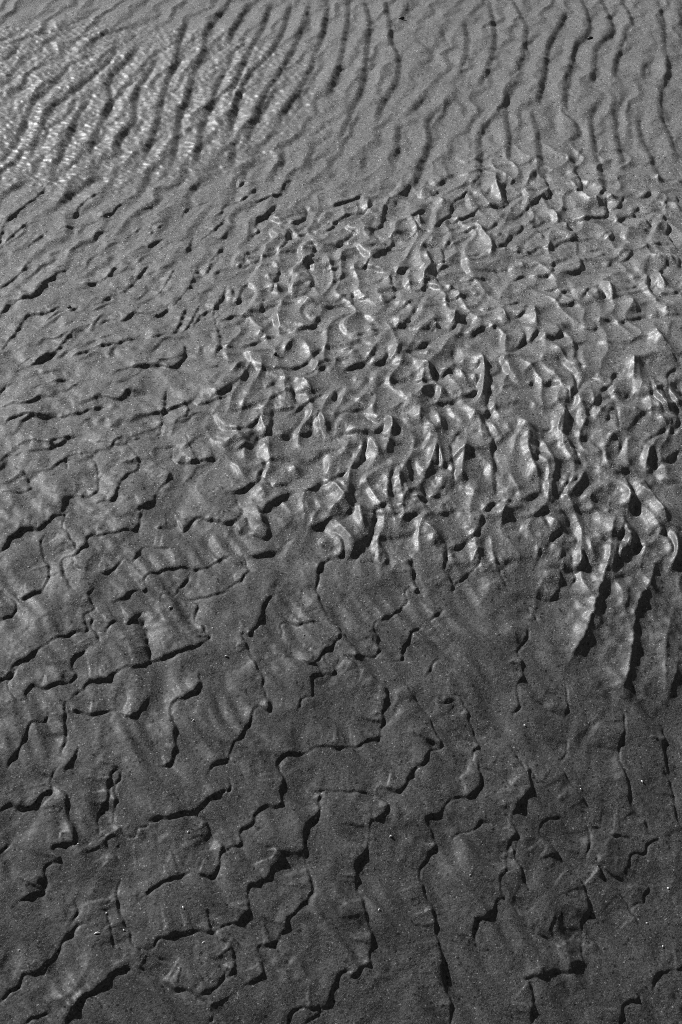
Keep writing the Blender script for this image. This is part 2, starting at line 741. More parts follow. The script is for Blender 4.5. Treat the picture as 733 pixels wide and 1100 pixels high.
(355,470): """
S1.5 220,20 200,90 180,160 120,200 60,235 10,260
R1.2 240,10 270,80 310,130 335,135
R1.4 370,0 350,60 330,135
R1 80,70 110,120
L1.2 610,10 570,70 510,100 470,145
S1.2 470,150 470,210 500,260 540,280
L1.1 520,120 540,180 560,215 610,240
S1.3 680,280 670,320 640,355 600,360 560,340
R1.5 655,30 665,110 690,210
S1.3 640,50 640,130 650,190
R1.2 630,240 690,265 733,290
S1.2 730,200 710,240
R1.2 340,140 380,170 430,180
L1.1 360,190 270,230 190,290
L1 190,190 110,230 150,280
R1.2 270,290 330,340
R1.5 415,210 425,300 440,370
S1.3 370,200 355,280 360,370
R1.4 440,270 480,360
S1 420,250 430,330
S1.3 540,290 560,350 570,400
R1.4 560,350 530,370 480,360
L1.4 525,380 490,450 410,515
S1.3 550,470 500,480 450,500 410,515
R1.3 530,380 570,430 610,465
S1.1 460,400 420,440 370,465
S1.4 350,405 300,430 265,445 262,520 240,590 205,670
R1.3 170,400 190,500 210,600
R1.2 150,560 205,640
L1 190,300 160,380
R1.5 0,270 60,350 110,430 130,450
S1.2 30,240 70,310 130,390 150,410
R1.3 40,250 100,330 130,390
R1.2 0,410 70,470
S1 140,440 90,475 20,500
R1.3 20,500 90,590 150,660 190,690
S1.2 0,580 60,640 70,710 20,715
S1.1 200,680 150,690 130,730 110,760
S1 270,640 320,690 345,740 320,790
R1.6 550,520 610,580 690,665
R1.2 610,600 640,690
S1.3 690,680 690,740 680,800
S1 470,700 490,790 490,823
S.9 370,590 385,660
S.9 180,740 240,755 290,780 330,823
S1 590,380 600,440 640,470 733,460
""",
(480,470): """
R1.3 30,20 110,10
R1.4 120,10 110,100 95,180 90,240 100,300
L1.1 100,300 150,330 210,370
S1.4 270,0 270,90 280,180 290,280 300,390
S1.3 10,40 20,120 30,200 30,280
S1.4 300,400 260,420 230,450 200,450
S1 410,340 390,390 350,415 310,410
R1.4 485,0 490,100 530,200 560,280
S1.4 550,20 545,100 520,170
S1.2 560,290 560,350
R1.5 580,20 610,100 650,180 645,260 630,310 640,380
S1.2 670,240 620,270 570,280
S1.1 560,340 510,370 450,410
S1.2 600,330 560,355
S1.1 610,410 570,460 510,490 450,490
L1.2 640,405 590,470
R1.6 590,475 640,510 700,560 720,590
S1.5 690,570 640,600 610,650
L1.3 720,595 660,650 645,720
S1.2 570,480 610,560
S1.5 720,690 690,720 680,760
L1.1 590,620 560,700 560,750
S1 590,620 550,610 520,590
S1.1 550,660 555,740 530,800
L1.1 640,750 580,770
S1.4 200,470 210,520 190,570 150,610 100,650 40,680 0,690
L1 60,430 130,440 200,440
S1 60,440 0,460
S1 100,530 130,565 170,570
R1.2 240,680 190,700 150,770
S1.2 280,710 310,770 340,823
R1.1 290,715 370,790
R1.3 320,410 350,450 330,520
R1.2 220,460 250,520
S1.1 340,450 350,530
S1.4 733,260 690,340 650,380
S1.2 640,400 690,450 733,490
S.9 190,200 220,210 210,270
S.7 450,530 440,640
R1.1 220,790 270,823
R1.2 690,350 733,380
R1.2 690,0 733,60
S1.1 160,770 190,823
S.9 20,700 50,750
""",
(603,470): """
R1.5 0,0 40,50 70,110
S1.5 60,60 90,130 130,185
S1.2 160,0 130,20 90,20
R1.1 80,80 110,120 170,160
S1 180,30 220,90 235,150
R1.3 280,0 330,40
R1.4 265,70 270,170 330,190
R1.4 240,160 290,185 370,205 440,220
S1.3 350,40 345,130
R1.4 400,10 440,60
S1.3 390,20 360,30
R1.4 490,40 520,100 510,210
R1.5 590,0 550,80 530,120 580,160
S1.4 560,0 510,40 490,90
S1.5 733,75 680,110 640,150 590,180 510,230
L1.4 580,190 610,260 670,290 733,310
S1.3 470,230 480,270 530,310
R1.5 365,230 390,300 410,380 400,470
S1.5 410,260 430,330 435,400 430,470
R1.7 460,290 500,350 560,400 610,480 640,550
S1.3 500,310 560,370 600,430
S1.4 640,570 600,590 570,600
L1.2 240,290 170,340 110,420
R1 240,285 330,330
L1.1 45,380 90,430 150,440
S1.1 360,480 290,455 220,445 130,445 90,430
R1.3 150,190 110,280 40,370
S1.2 110,200 50,230 30,290
S1.1 100,250 50,300
R1 0,360 35,370
S1.6 375,490 370,560 350,620 330,700 320,800
R1.6 380,490 390,590 430,635 410,680
S1.4 440,640 420,720
R1.4 350,630 360,690 350,780
R1.3 190,570 240,620 245,650
S1.3 190,460 180,530
R1.2 170,590 180,690 215,760
S1.7 120,700 130,760 90,800 60,740
R1.4 100,700 150,720
S1.4 130,600 140,680
R1.6 650,560 690,640 690,740 650,823
S1.6 620,590 660,680 670,760
R1.4 720,620 725,760
S1.3 705,610 710,700
R1.3 500,630 510,690
R1.2 530,710 610,750 640,800
S1.4 590,740 620,790
S1.3 20,470 60,560 80,620 90,680
R1.3 0,560 25,590
S1.2 733,790 690,800
R1.2 180,780 140,823
""",
}
FINGER += """
1.3 735,290 705,400 700,500 705,600
1.1 90,120 140,200 160,240
1.0 600,170 570,300 560,380
"""
import bpy, bmesh, math, random
import numpy as np
R = math.radians
random.seed(7)

# ------------------------------------------------------------------ camera constants
CAM_H, PITCH, LENS = 1.6, R(45.0), 50.0
PW, PH = 733.0, 1100.0
CP, SP = math.cos(PITCH), math.sin(PITCH)

def ground(px, py):
    """photo pixel -> point on the flat ground (metres)"""
    x = (px - PW / 2) / PH * 36.0 / LENS
    y = (PH / 2 - py) / PH * 36.0 / LENS
    dy, dz = CP + y * SP, -SP + y * CP
    t = CAM_H / -dz
    for _ in range(25):
        t += .8 * ((CAM_H + t * dz) - float(base(x * t, dy * t))) / -dz
    return x * t, dy * t

# slope added to darken the near sand: it tips towards the viewer and to the right, away from the low sun
_by = np.linspace(-6, 12, 3601)
def _w(y): 
    t = np.clip((y - SLOPE0) / (SLOPE1 - SLOPE0), 0, 1); return 1 - t * t * (3 - 2 * t)
SLOPE0, SLOPE1, BY0, BY1, BX0 = .85, 2.2, .24, -.12, -.14
_f = np.clip((_by + .6) / 1.0, 0, 1); _f = _f * _f * (3 - 2 * _f); _g = np.clip((6 - _by) / 2.2, 0, 1); _g = _g * _g * (3 - 2 * _g)
_sl = (BY0 * _w(_by) + BY1 * (1 - _w(_by))) * _f * _g
_bz = np.concatenate([[0], np.cumsum((_sl[1:] + _sl[:-1]) / 2 * np.diff(_by))]); _bz -= np.interp(1.7, _by, _bz)
_bx = BX0 * _w(_by) * _f
def base(x, y):
    xx = np.tanh(np.asarray(x) / 1.6) * 1.6
    return np.interp(y, _by, _bz) + np.interp(y, _by, _bx) * xx

# ------------------------------------------------------------------ noise on arrays
def _hash(ix, iy, seed):
    h = (ix.astype(np.int64) * 374761393 + iy.astype(np.int64) * 668265263 + seed * 974711) & 0xffffffff
    h = ((h ^ (h >> 13)) * 1274126177) & 0xffffffff
    h = ((h ^ (h >> 16)) * 2246822519) & 0xffffffff
    return (h ^ (h >> 15)) & 0xffffff

def noise(x, y, seed=0):
    """gradient noise, about -1..1"""
    x0 = np.floor(x); y0 = np.floor(y)
    fx = (x - x0).astype(np.float32); fy = (y - y0).astype(np.float32)
    u = fx * fx * fx * (fx * (fx * 6 - 15) + 10); v = fy * fy * fy * (fy * (fy * 6 - 15) + 10)
    def g(ix, iy, dx, dy):
        a = _hash(ix, iy, seed).astype(np.float32) * np.float32(2 * math.pi / 0xffffff)
        return np.cos(a) * dx + np.sin(a) * dy
    a = g(x0, y0, fx, fy); b = g(x0 + 1, y0, fx - 1, fy)
    c = g(x0, y0 + 1, fx, fy - 1); d = g(x0 + 1, y0 + 1, fx - 1, fy - 1)
    return ((a + (b - a) * u) * (1 - v) + (c + (d - c) * u) * v) * np.float32(1.5)

def sstep(a, b, x):
    t = np.clip((x - a) / (b - a), 0, 1)
    return t * t * (3 - 2 * t)

# ------------------------------------------------------------------ the grid: fine where the camera looks, growing outwards to the horizon
def grow(start, step, limit, rate):
    out, p, s = [], start, step
    while p < limit:
        s *= rate; p += s; out.append(p)
    return out
XSTEP = 0.00125
xs = list(np.arange(-0.95, 0.9501, XSTEP))
ex = grow(0.95, XSTEP, 900, 1.035)
xs = np.array([-e for e in ex[::-1]] + xs + ex)
ys, p = [], 0.70
while p < 4.0:
    ys.append(p); p += 0.00115 + 0.0018 * max(0, (p - 0.75) / 2.65)
ey = grow(p, 0.003, 1500, 1.035); es = grow(0.0, 0.0013, 900, 1.035)
ys = np.array([0.70 - e for e in es[::-1]] + ys + ey)
NX, NY = len(xs), len(ys)
X, Y = np.meshgrid(xs, ys)
X32 = X.astype(np.float32); Y32 = Y.astype(np.float32)
DX = np.gradient(xs)[None, :]; DY = np.gradient(ys)[:, None]
cell = np.maximum(DX, DY).astype(np.float32)          # local spacing, used to drop detail the sheet cannot carry

def blob(px, py, rx, ry):
    """soft elliptical patch on the ground around a photo point"""
    cx, cy = ground(px, py)
    ax = abs(ground(px + rx, py)[0] - cx); ay = abs(ground(px, py - ry)[1] - ground(px, py + ry)[1]) / 2
    return np.exp(-(((X32 - cx) / ax) ** 2 + ((Y32 - cy) / ay) ** 2))

def cover(*bs):
    m = np.zeros_like(X32)
    for b in bs:
        m = 1 - (1 - m) * (1 - np.clip(blob(*b) * 1.25, 0, 1))
    return m
warp = noise(X32 / .09, Y32 / .09, 3)
# rough, wet, crumpled part of the bed in the middle and to the right
rough = cover((345, 300, 80, 85), (350, 430, 120, 110), (450, 470, 100, 90), (480, 330, 150, 130), (600, 440, 150, 130), (700, 330, 120, 150), (670, 545, 120, 48), (560, 540, 110, 70), (600, 190, 140, 32))
rough = sstep(.10, .90, rough + .16 * warp + .10 * noise(X32 / .03, Y32 / .04, 4))
left = cover((90, 330, 170, 120), (120, 450, 160, 60))
rip_l = cover((150, 60, 260, 140), (0, 150, 200, 110))

H_TOP, H_LOW, H_LEFT, H_S, H_L, H_R = .0046, .0005, .0015, .0009, .0022, .0042
# ------------------------------------------------------------------ traced scarps
H = np.zeros_like(X32)
def smooth_path(pts, step):
    P = [np.array(p, float) for p in pts]
    P = [2 * P[0] - P[1]] + P + [2 * P[-1] - P[-2]]
    out = []
    for i in range(1, len(P) - 2):
        p0, p1, p2, p3 = P[i - 1], P[i], P[i + 1], P[i + 2]
        n = max(2, int(np.linalg.norm(p2 - p1) / step))
        t = np.linspace(0, 1, n, endpoint=False)[:, None]
        out.append(.5 * (2 * p1 + (p2 - p0) * t + (2 * p0 - 5 * p1 + 4 * p2 - p3) * t ** 2 + (3 * p1 - p0 - 3 * p2 + p3) * t ** 3))
    out.append(P[-2][None, :])
    return np.concatenate(out)

def parse(text, row, col):
    for ln in text.strip().splitlines():
        w = ln.split()
        if not w: continue
        ox, oy = (0, 244, 488)[col], row * 275
        pts = [(ox + float(a) * 245 / 733, oy + float(b) * 275 / 823) for a, b in (q.split(',') for q in w[1:])]
        yield float(w[0]), pts

CON = []
rng = np.random.default_rng(5)
def scarp(pts_px, A, L1, L2, wid, q, taper=.02, jag=.0012, face=(1.0, -1.1), sym=False, var=.7, flute=0.0, fl=.02, slit=0.0, back=.8, hu=0.0, hl=0.0, off=.0026, free=0.0):
    """a small step in the sand: gentle back up to a crest, then a short steep face on the light's far side"""
    global H
    chord = np.array(pts_px[-1]) - np.array(pts_px[0])
    g = smooth_path([ground(*p) for p in pts_px], .0015)
    # even spacing
    seg = np.linalg.norm(np.diff(g, axis=0), axis=1); s = np.concatenate([[0], np.cumsum(seg)])
    n = max(6, int(s[-1] / .0018)); t = np.linspace(0, s[-1], n)
    g = np.stack([np.interp(t, s, g[:, 0]), np.interp(t, s, g[:, 1])], 1)
    sd = int(rng.integers(1, 9999))
    tan = np.gradient(g, axis=0); tan /= np.linalg.norm(tan, axis=1)[:, None] + 1e-12
    nor = np.stack([tan[:, 1], -tan[:, 0]], 1)
    if np.sum(nor @ np.array(face)) < 0:
        nor = -nor
    # flutes: small folds running back from the edge, which bulges where a fold meets it
    flu = (.75 - 1.9 * np.abs(noise(t / fl, t * 0 + .5, sd + 5)) + .45 * noise(t / (fl * .45), t * 0 + .5, sd + 6)) * flute
    wob = flu * .6 + noise(t / .012, t * 0 + .5, sd) * jag + noise(t / .006, t * 0 + .5, sd + 1) * jag * .3
    g = g + nor * wob[:, None]
    tan = np.gradient(g, axis=0); tan /= np.linalg.norm(tan, axis=1)[:, None] + 1e-12
    n2 = np.stack([tan[:, 1], -tan[:, 0]], 1); n2 *= np.sign(np.sum(n2 * nor, 1))[:, None]
    k = np.ones(7) / 7
    nor = np.stack([np.convolve(np.pad(n2[:, i], 3, mode='edge'), k, mode='valid') for i in (0, 1)], 1)
    nor /= np.linalg.norm(nor, axis=1)[:, None] + 1e-12
    amp = A * np.clip(np.minimum(t, s[-1] - t) / taper, .12, 1) ** .8 * np.clip(1 + var * noise(t / .032, t * 0 + .5, sd + 2), .4, 1.7)
    an = (amp / A)[:, None]
    if hu or hl:
        if sym:
            CON.append((g, hu * an[:, 0] + flu))
        else:
            CON.append((g - nor * off, hu * an[:, 0] + flu * (1 - free))); CON.append((g + nor * off, -hl * an[:, 0] + .25 * flu * (1 - free)))
    Rw = max(3.0 * L1, 3 * L2, .012)
    x0, x1 = g[:, 0].min() - Rw, g[:, 0].max() + Rw; y0, y1 = g[:, 1].min() - Rw, g[:, 1].max() + Rw
    i0, i1 = np.searchsorted(xs, (x0, x1)); j0, j1 = np.searchsorted(ys, (y0, y1))
    if i1 - i0 < 3 or j1 - j0 < 3: return
    D = np.full((j1 - j0, i1 - i0), 1e9); S = np.zeros_like(D); AM = np.zeros_like(D); TL = np.zeros_like(D)
    for m in range(n):
        gx, gy = g[m]
        a0, a1 = np.searchsorted(xs, (gx - Rw, gx + Rw)); b0, b1 = np.searchsorted(ys, (gy - Rw, gy + Rw))
        # only every few samples reach far; all reach near
        if m % 4: 
            r = .010
            a0, a1 = np.searchsorted(xs, (gx - r, gx + r)); b0, b1 = np.searchsorted(ys, (gy - r, gy + r))
        a0 = max(a0, i0); a1 = min(a1, i1); b0 = max(b0, j0); b1 = min(b1, j1)
        if a1 <= a0 or b1 <= b0: continue
        dx = xs[a0:a1][None, :] - gx; dy = ys[b0:b1][:, None] - gy
        d2 = dx * dx + dy * dy
        sl = (slice(b0 - j0, b1 - j0), slice(a0 - i0, a1 - i0))
        w = d2 < D[sl]
        sg = dx * nor[m, 0] + dy * nor[m, 1]
        D[sl] = np.where(w, d2, D[sl]); S[sl] = np.where(w, sg, S[sl]); AM[sl] = np.where(w, amp[m], AM[sl]); TL[sl] = np.where(w, flu[m] * min(1, amp[m] / A), TL[sl])
    d = np.sqrt(D); near = d < .004
    sgn = np.where(near, S, np.sign(S) * d)
    # fade beyond the ends of the line
    off = np.sqrt(np.maximum(D - S * S, 0)); endf = np.exp(-np.maximum(off - .004, 0) / .012) * (D < 1e8)
    endf = np.where(off < np.abs(S) * .8 + .004, 1, endf) * (D < 1e8)
    up = np.exp(np.minimum(sgn, 0) / L1) * sstep(-3 * L1, -1.8 * L1, sgn)
    drop = sstep(0, wid, sgn)
    lo = q * np.exp(-np.maximum(sgn - wid, 0) / L2) * sstep(3 * L2, 1.5 * L2, sgn)
    prof = np.where(sgn < 0, up, (1 - drop) - lo * drop)
    if sym:
        prof = np.exp(-np.maximum(-sgn, 0) / L1 - np.maximum(sgn, 0) / L2) * sstep(Rw, .6 * Rw, np.abs(sgn))
    if slit:
        H[j0:j1, i0:i1] -= (slit * np.exp(-(sgn / .0014) ** 2) * np.clip(AM / A * 2.5, 0, 1) * endf).astype(np.float32)
    if flute:
        H[j0:j1, i0:i1] += (TL * endf * np.where(sgn < 0, (1 - free * np.exp(np.minimum(sgn, 0) / .0045)) * np.exp(np.minimum(sgn, 0) / (L1 * back)) * sstep(-3 * L1, -1.5 * L1, sgn), (1 - drop) * (1 - free))).astype(np.float32)
    H[j0:j1, i0:i1] += (prof * AM * endf).astype(np.float32)

def zone_at(px, py, field):
    gx, gy = ground(px, py)
    return field[min(NY - 1, np.searchsorted(ys, gy)), min(NX - 1, np.searchsorted(xs, gx))]

for (row, col), text in TRACE.items():
    for a, pts in parse(text, row, col):
        mx, my = np.mean([p[0] for p in pts]), np.mean([p[1] for p in pts])
        if 236 < mx and 192 < my < 612 and (row, col) != (1, 0):
            continue                                   # traced more closely below
        if my < 215:                                   # long even ripples further up the beach
            scarp(pts, .0010 * a, .018, .012, .010, .1, .06, .0026, var=.12, flute=.0013, fl=.030, hu=H_TOP * a, hl=H_TOP * a, off=.0075)
        else:
            far = min(1, max(0, (620 - my) / 300))
            h = (H_LOW + (H_LEFT - H_LOW) * far) * (.45 + .55 * a)
            scarp(pts, (.0007 + .0008 * far) * a, .017, .0034, .0020, .55, .014, .0022, var=.45, flute=.0054, fl=.032, slit=.0025 - .0006 * far, back=1.4, hu=h, hl=h, free=.9)
for a, pts in parse(FINGER, 2, 2):
    pts = [(x - 7, y) for x, y in pts]
    scarp(pts, .0054 * a, .018, .0100, .001, 0, .05, .0022, (1.0, 0), True, var=.15)
for (ox, oy), text in FINE.items():
    for ln in text.strip().splitlines():
        w_ = ln.split(); kind, a = w_[0][0], float(w_[0][1:])
        pts = [(ox + float(p) * 130 / 733, oy + float(q) * 146 / 823) for p, q in (c_.split(',') for c_ in w_[1:])]
        a *= 1 + .55 * max(0, (450 - pts[0][1]) / 260)
        if kind == 'S':
            scarp(pts, .0016 * a, .016, .0060, .0030, .7, .012, .0006, var=.2, flute=.0030, fl=.034, slit=.0014, back=1.4, hu=H_S * a, hl=H_S * a)
        elif kind == 'L':
            scarp(pts, .0030 * a, .015, .008, .0100, .2, .022, .0003, (-1.0, -.35), var=.1, hu=H_L * a, hl=.35 * H_L * a, off=.0042)
        else:
            scarp(pts, .0056 * a, .0110, .0070, .001, 0, .022, .0003, (1.0, 0), True, var=.1, hu=H_R * a)

# ------------------------------------------------------------------ the sand between the edges: a surface stretched from every foot to the next crest
ci0, ci1 = np.searchsorted(xs, (-1.04, 1.04)); cj0, cj1 = np.searchsorted(ys, (.62, 4.1))
cx, cy = xs[ci0:ci1:2], ys[cj0:cj1:2]
cw = np.zeros((len(cy), len(cx)), np.float32); cv = np.zeros_like(cw)
for P_, v_ in CON:
    a_ = np.searchsorted(cx, P_[:, 0]); b_ = np.searchsorted(cy, P_[:, 1])
    ok = (a_ > 0) & (a_ < len(cx)) & (b_ > 0) & (b_ < len(cy))
    a_, b_, v_ = a_[ok], b_[ok], v_[ok]
    a_ -= (P_[ok, 0] - cx[a_ - 1] < cx[a_] - P_[ok, 0]); b_ -= (P_[ok, 1] - cy[b_ - 1] < cy[b_] - P_[ok, 1])
    np.add.at(cw, (b_, a_), 1); np.add.at(cv, (b_, a_), v_)
def stretch(w, v, level=0):
    if min(w.shape) > 12:
        h_, k_ = (w.shape[0] + 1) // 2 * 2, (w.shape[1] + 1) // 2 * 2
        pw = np.zeros((h_, k_), np.float32); pv = pw.copy(); pw[:w.shape[0], :w.shape[1]] = w; pv[:w.shape[0], :w.shape[1]] = v
        s4 = lambda q: q[::2, ::2] + q[1::2, ::2] + q[::2, 1::2] + q[1::2, 1::2]
        u = np.repeat(np.repeat(stretch(s4(pw), s4(pv), level + 1), 2, 0), 2, 1)[:w.shape[0], :w.shape[1]]
    else:
        u = np.zeros_like(w)
    m_ = w > 0; c_ = np.where(m_, v / np.maximum(w, 1e-6), 0).astype(np.float32)
    for _ in range(60 if level == 0 else 120):
        q = np.pad(u, 1, mode='edge')
        u = .25 * (q[:-2, 1:-1] + q[2:, 1:-1] + q[1:-1, :-2] + q[1:-1, 2:])
        u[m_] = c_[m_]
    return u
U = stretch(cw, cv)
def soft(a, n):
    for _ in range(n):
        q = np.pad(a, 1, mode='edge')
        a = .25 * q[1:-1, :-2] + .5 * q[1:-1, 1:-1] + .25 * q[1:-1, 2:]
        q = np.pad(a, 1, mode='edge')
        a = .25 * q[:-2, 1:-1] + .5 * q[1:-1, 1:-1] + .25 * q[2:, 1:-1]
    return a
U = .5 * soft(U, 1) + .5 * soft(U, 7)
def up2(a, n, src, dst):
    k = np.clip(np.searchsorted(src, dst) - 1, 0, len(src) - 2); t_ = np.clip((dst - src[k]) / (src[k + 1] - src[k]), 0, 1)
    return k, t_
kx, tx = up2(U, 0, cx, xs[ci0:ci1]); ky, ty = up2(U, 0, cy, ys[cj0:cj1])
U = U[:, kx] * (1 - tx) + U[:, kx + 1] * tx
U = U[ky, :] * (1 - ty[:, None]) + U[ky + 1, :] * ty[:, None]
gx_ = xs[ci0:ci1][None, :]; gy_ = ys[cj0:cj1][:, None]
fade = sstep(1.03, .94, np.abs(gx_)) * sstep(.62, .70, gy_) * sstep(4.08, 3.95, gy_)
H[cj0:cj1, ci0:ci1] += (U * fade).astype(np.float32)

# ------------------------------------------------------------------ the rest of the relief
def band(lam):                                         # keep a wavelength only where the sheet is fine enough
    return sstep(.5, .22, cell / lam)
inside = (sstep(1.04, .93, np.abs(X32)) * sstep(.62, .72, Y32) * sstep(4.1, 3.95, Y32))
outside = 1 - inside
# ripples continuing past the traced part
wx = X32 + .05 * noise(X32 / .25, Y32 / .35, 11) + .012 * noise(X32 / .05, Y32 / .05, 12)
ph = wx / .082 + .25 * Y32
saw = ph - np.floor(ph)
H += outside * band(.082) * .011 * (np.where(saw < .82, (saw / .82) ** 1.4, 1 - sstep(.82, 1, saw)) - .4)
H += .0035 * noise(X32 / .16, Y32 / .20, 21) * band(.16)
H += .010 * noise(X32 / .9, Y32 / 1.1, 22) * band(.9)
H += .30 * noise(X32 / 40, Y32 / 40, 23) * sstep(6, 60, np.hypot(X32, Y32)) * band(40)
calm = 1 - rough
# soft swells and furrows over the plates
ax = X32 * .80 + Y32 * .6; ay = -X32 * .6 + Y32 * .8
near = sstep(2.6, 1.9, Y32)
H += near * .0058 * noise(ax / .06 + .5 * warp, ay / .10, 34) * band(.06) * (1 - .5 * rough)
fu = noise(X32 / .11, Y32 / .11, 32)
H += near * (.0020 + .0034 * sstep(1.75, 1.35, Y32)) * noise(ax / .018 + .5 * warp, ay / .085, 31) * band(.02) * sstep(-.3, .5, fu) * (1 - .6 * rough)
H += near * .0018 * noise(X32 / .022, Y32 / .026, 33) * band(.025) * sstep(-.2, .5, -fu)
H += .0010 * noise(X32 / .012, Y32 / .012, 35) * band(.012) * sstep(0, .6, noise(X32 / .07, Y32 / .07, 36))
# crumpled ridges of the rough part
qx = X32 + .022 * noise(X32 / .075, Y32 / .085, 41); qy = Y32 + .020 * noise(X32 / .075, Y32 / .085, 42)
rd = 1 - np.abs(noise(qx / .054, qy / .125, 43)) * 1.25
H += rough * .0066 * np.sqrt(np.maximum(rd, 0) ** 4.6 + .003) * band(.03)
rd2 = 1 - np.abs(noise(qx / .024, qy / .070, 44)) * 1.25; rd2 = np.maximum(rd2, 0) ** 2
H += rough * .0007 * (rd2 - .4) * band(.018)
# secondary scalloped ripples: gentle backs, short steep fronts
def ripples(dx, dy, lam, wob, seed, front=.22, sub=.6):
    ph_ = (X32 * dx + Y32 * dy) / lam + wob * noise(X32 / (lam * 1.1), Y32 / (lam * 1.5), seed) + sub * wob * noise(X32 / (lam * .45), Y32 / (lam * .55), seed + 1)
    f_ = ph_ - np.floor(ph_)
    return np.where(f_ < 1 - front, (f_ / (1 - front)) ** 1.3, 1 - sstep(1 - front, 1, f_)) - .45
lz = np.clip(left, 0, 1) * calm
am = np.clip(.55 + .8 * noise(X32 / .07, Y32 / .09, 54), 0, 1.3)
ywt = sstep(1.9, 2.5, Y32)
H += lz * am * (.0058 * (1 - ywt) * ripples(.50, -.86, .060, .50, 52) + .0050 * ywt * ripples(.78, -.62, .066, .45, 152)) * band(.03)
H += lz * .0012 * noise(X32 / .018, Y32 / .026, 55)
topz = sstep(2.05, 2.45, Y32) * inside * calm
H += topz * np.clip(.8 + .7 * noise(X32 / .12, Y32 / .25, 57), 0, 1.2) * 0.0050 * ripples(.95, -.26, .062, .40, 58, .40, .25) * band(.03)
H += rough * .0034 * ripples(.30, -.95, .075, .60, 66, .20, .2) * band(.03)
lowz = sstep(1.9, 1.6, Y32) * calm
H += lowz * np.clip(noise(X32 / .10, Y32 / .10, 60), 0, 1) * 0.0026 * ripples(.80, -.60, .045, .6, 63, .5) * band(.03)
# cross ribs on the thick ridges at the right
fin = np.clip(1.3 * blob(655, 655, 95, 85), 0, 1)
rx = X32 * .5 + Y32 * .87
H += fin * (.0014 * noise(rx / .020 + .8 * warp, X32 / .03, 71) + .0014 * noise(X32 / .014, Y32 / .016, 171)) * band(.016)
# ripples of the upper bed are lumpy and carry small cross wrinkles
up = sstep(2.1, 2.5, Y32) * inside
H += up * .0016 * noise(X32 / .05, Y32 / .06, 72) + up * .0009 * noise(X32 / .022, Y32 / .022, 73) * (noise(X32 / .2, Y32 / .2, 74) + .7)
H += up * .0006 * noise(X32 / .010, Y32 / .012, 75) * band(.010)
film = sstep(.25, .75, cover((60, 125, 190, 75), (190, 95, 170, 70), (30, 60, 110, 40)) + .15 * noise(X32 / .12, Y32 / .12, 76))
wv = noise((X32 + .3 * Y32) / .017, (Y32 + .35 * X32) / .0115, 77) + .45 * noise((X32 + .3 * Y32) / .011, (Y32 + .35 * X32) / .0085, 78)
H += film * .0021 * wv
# fine grain of the surface
H += .00028 * noise(X32 / .006, Y32 / .006, 61) * band(.006)
H += .00022 * noise(X32 / .0032, Y32 / .0034, 62) * band(.0036)

def blur(a):
    a = a.copy()
    a[1:-1, :] = .25 * a[:-2, :] + .5 * a[1:-1, :] + .25 * a[2:, :]
    a[:, 1:-1] = .25 * a[:, :-2] + .5 * a[:, 1:-1] + .25 * a[:, 2:]
    return a
H = blur(H)
Hs = H
for _ in range(3): Hs = blur(Hs)
H += (Hs - H) * .35 * rough + .0002 * rough * noise(X32 / .004, Y32 / .005, 64)
LOW = H.copy()
for _ in range(6): LOW = blur(LOW)
B = base(X, Y); H = H + B

# ------------------------------------------------------------------ building sheets
def sheet(name, X, Y, Z, attrs=()):
    ny, nx = Z.shape
    me = bpy.data.meshes.new(name)
    co = np.stack([X, Y, Z], -1).astype(np.float32).reshape(-1)
    me.vertices.add(nx * ny); me.vertices.foreach_set('co', co)
    i = np.arange(nx * ny, dtype=np.int32).reshape(ny, nx)
    f = np.stack([i[:-1, :-1], i[:-1, 1:], i[1:, 1:], i[1:, :-1]], -1).reshape(-1)
    nf = (nx - 1) * (ny - 1)
    me.loops.add(nf * 4); me.loops.foreach_set('vertex_index', f)
    me.polygons.add(nf); me.polygons.foreach_set('loop_start', np.arange(nf, dtype=np.int32) * 4)
    me.polygons.foreach_set('use_smooth', np.ones(nf, dtype=bool))
    for an, av in attrs:
        at = me.attributes.new(an, 'FLOAT', 'POINT'); at.data.foreach_set('value', av.astype(np.float32).reshape(-1))
    me.update(calc_edges=True)
    o = bpy.data.objects.new(name, me); bpy.context.scene.collection.objects.link(o)
    return o

wet = np.clip(np.maximum(rough, np.maximum(.55 * film, .45 * fin)), 0, 1)
# brightness falloff painted into the sand colour: dark near the camera, paler further up
near_shade = sstep(2.5, .85, Y32 + .25 * noise(X32 / .5, Y32 / .5, 91) + .10 * noise(X32 / .15, Y32 / .15, 92))
sand = sheet('ground', X, Y, H, [('wet', wet), ('near_shade', near_shade)])
sand['kind'] = 'structure'

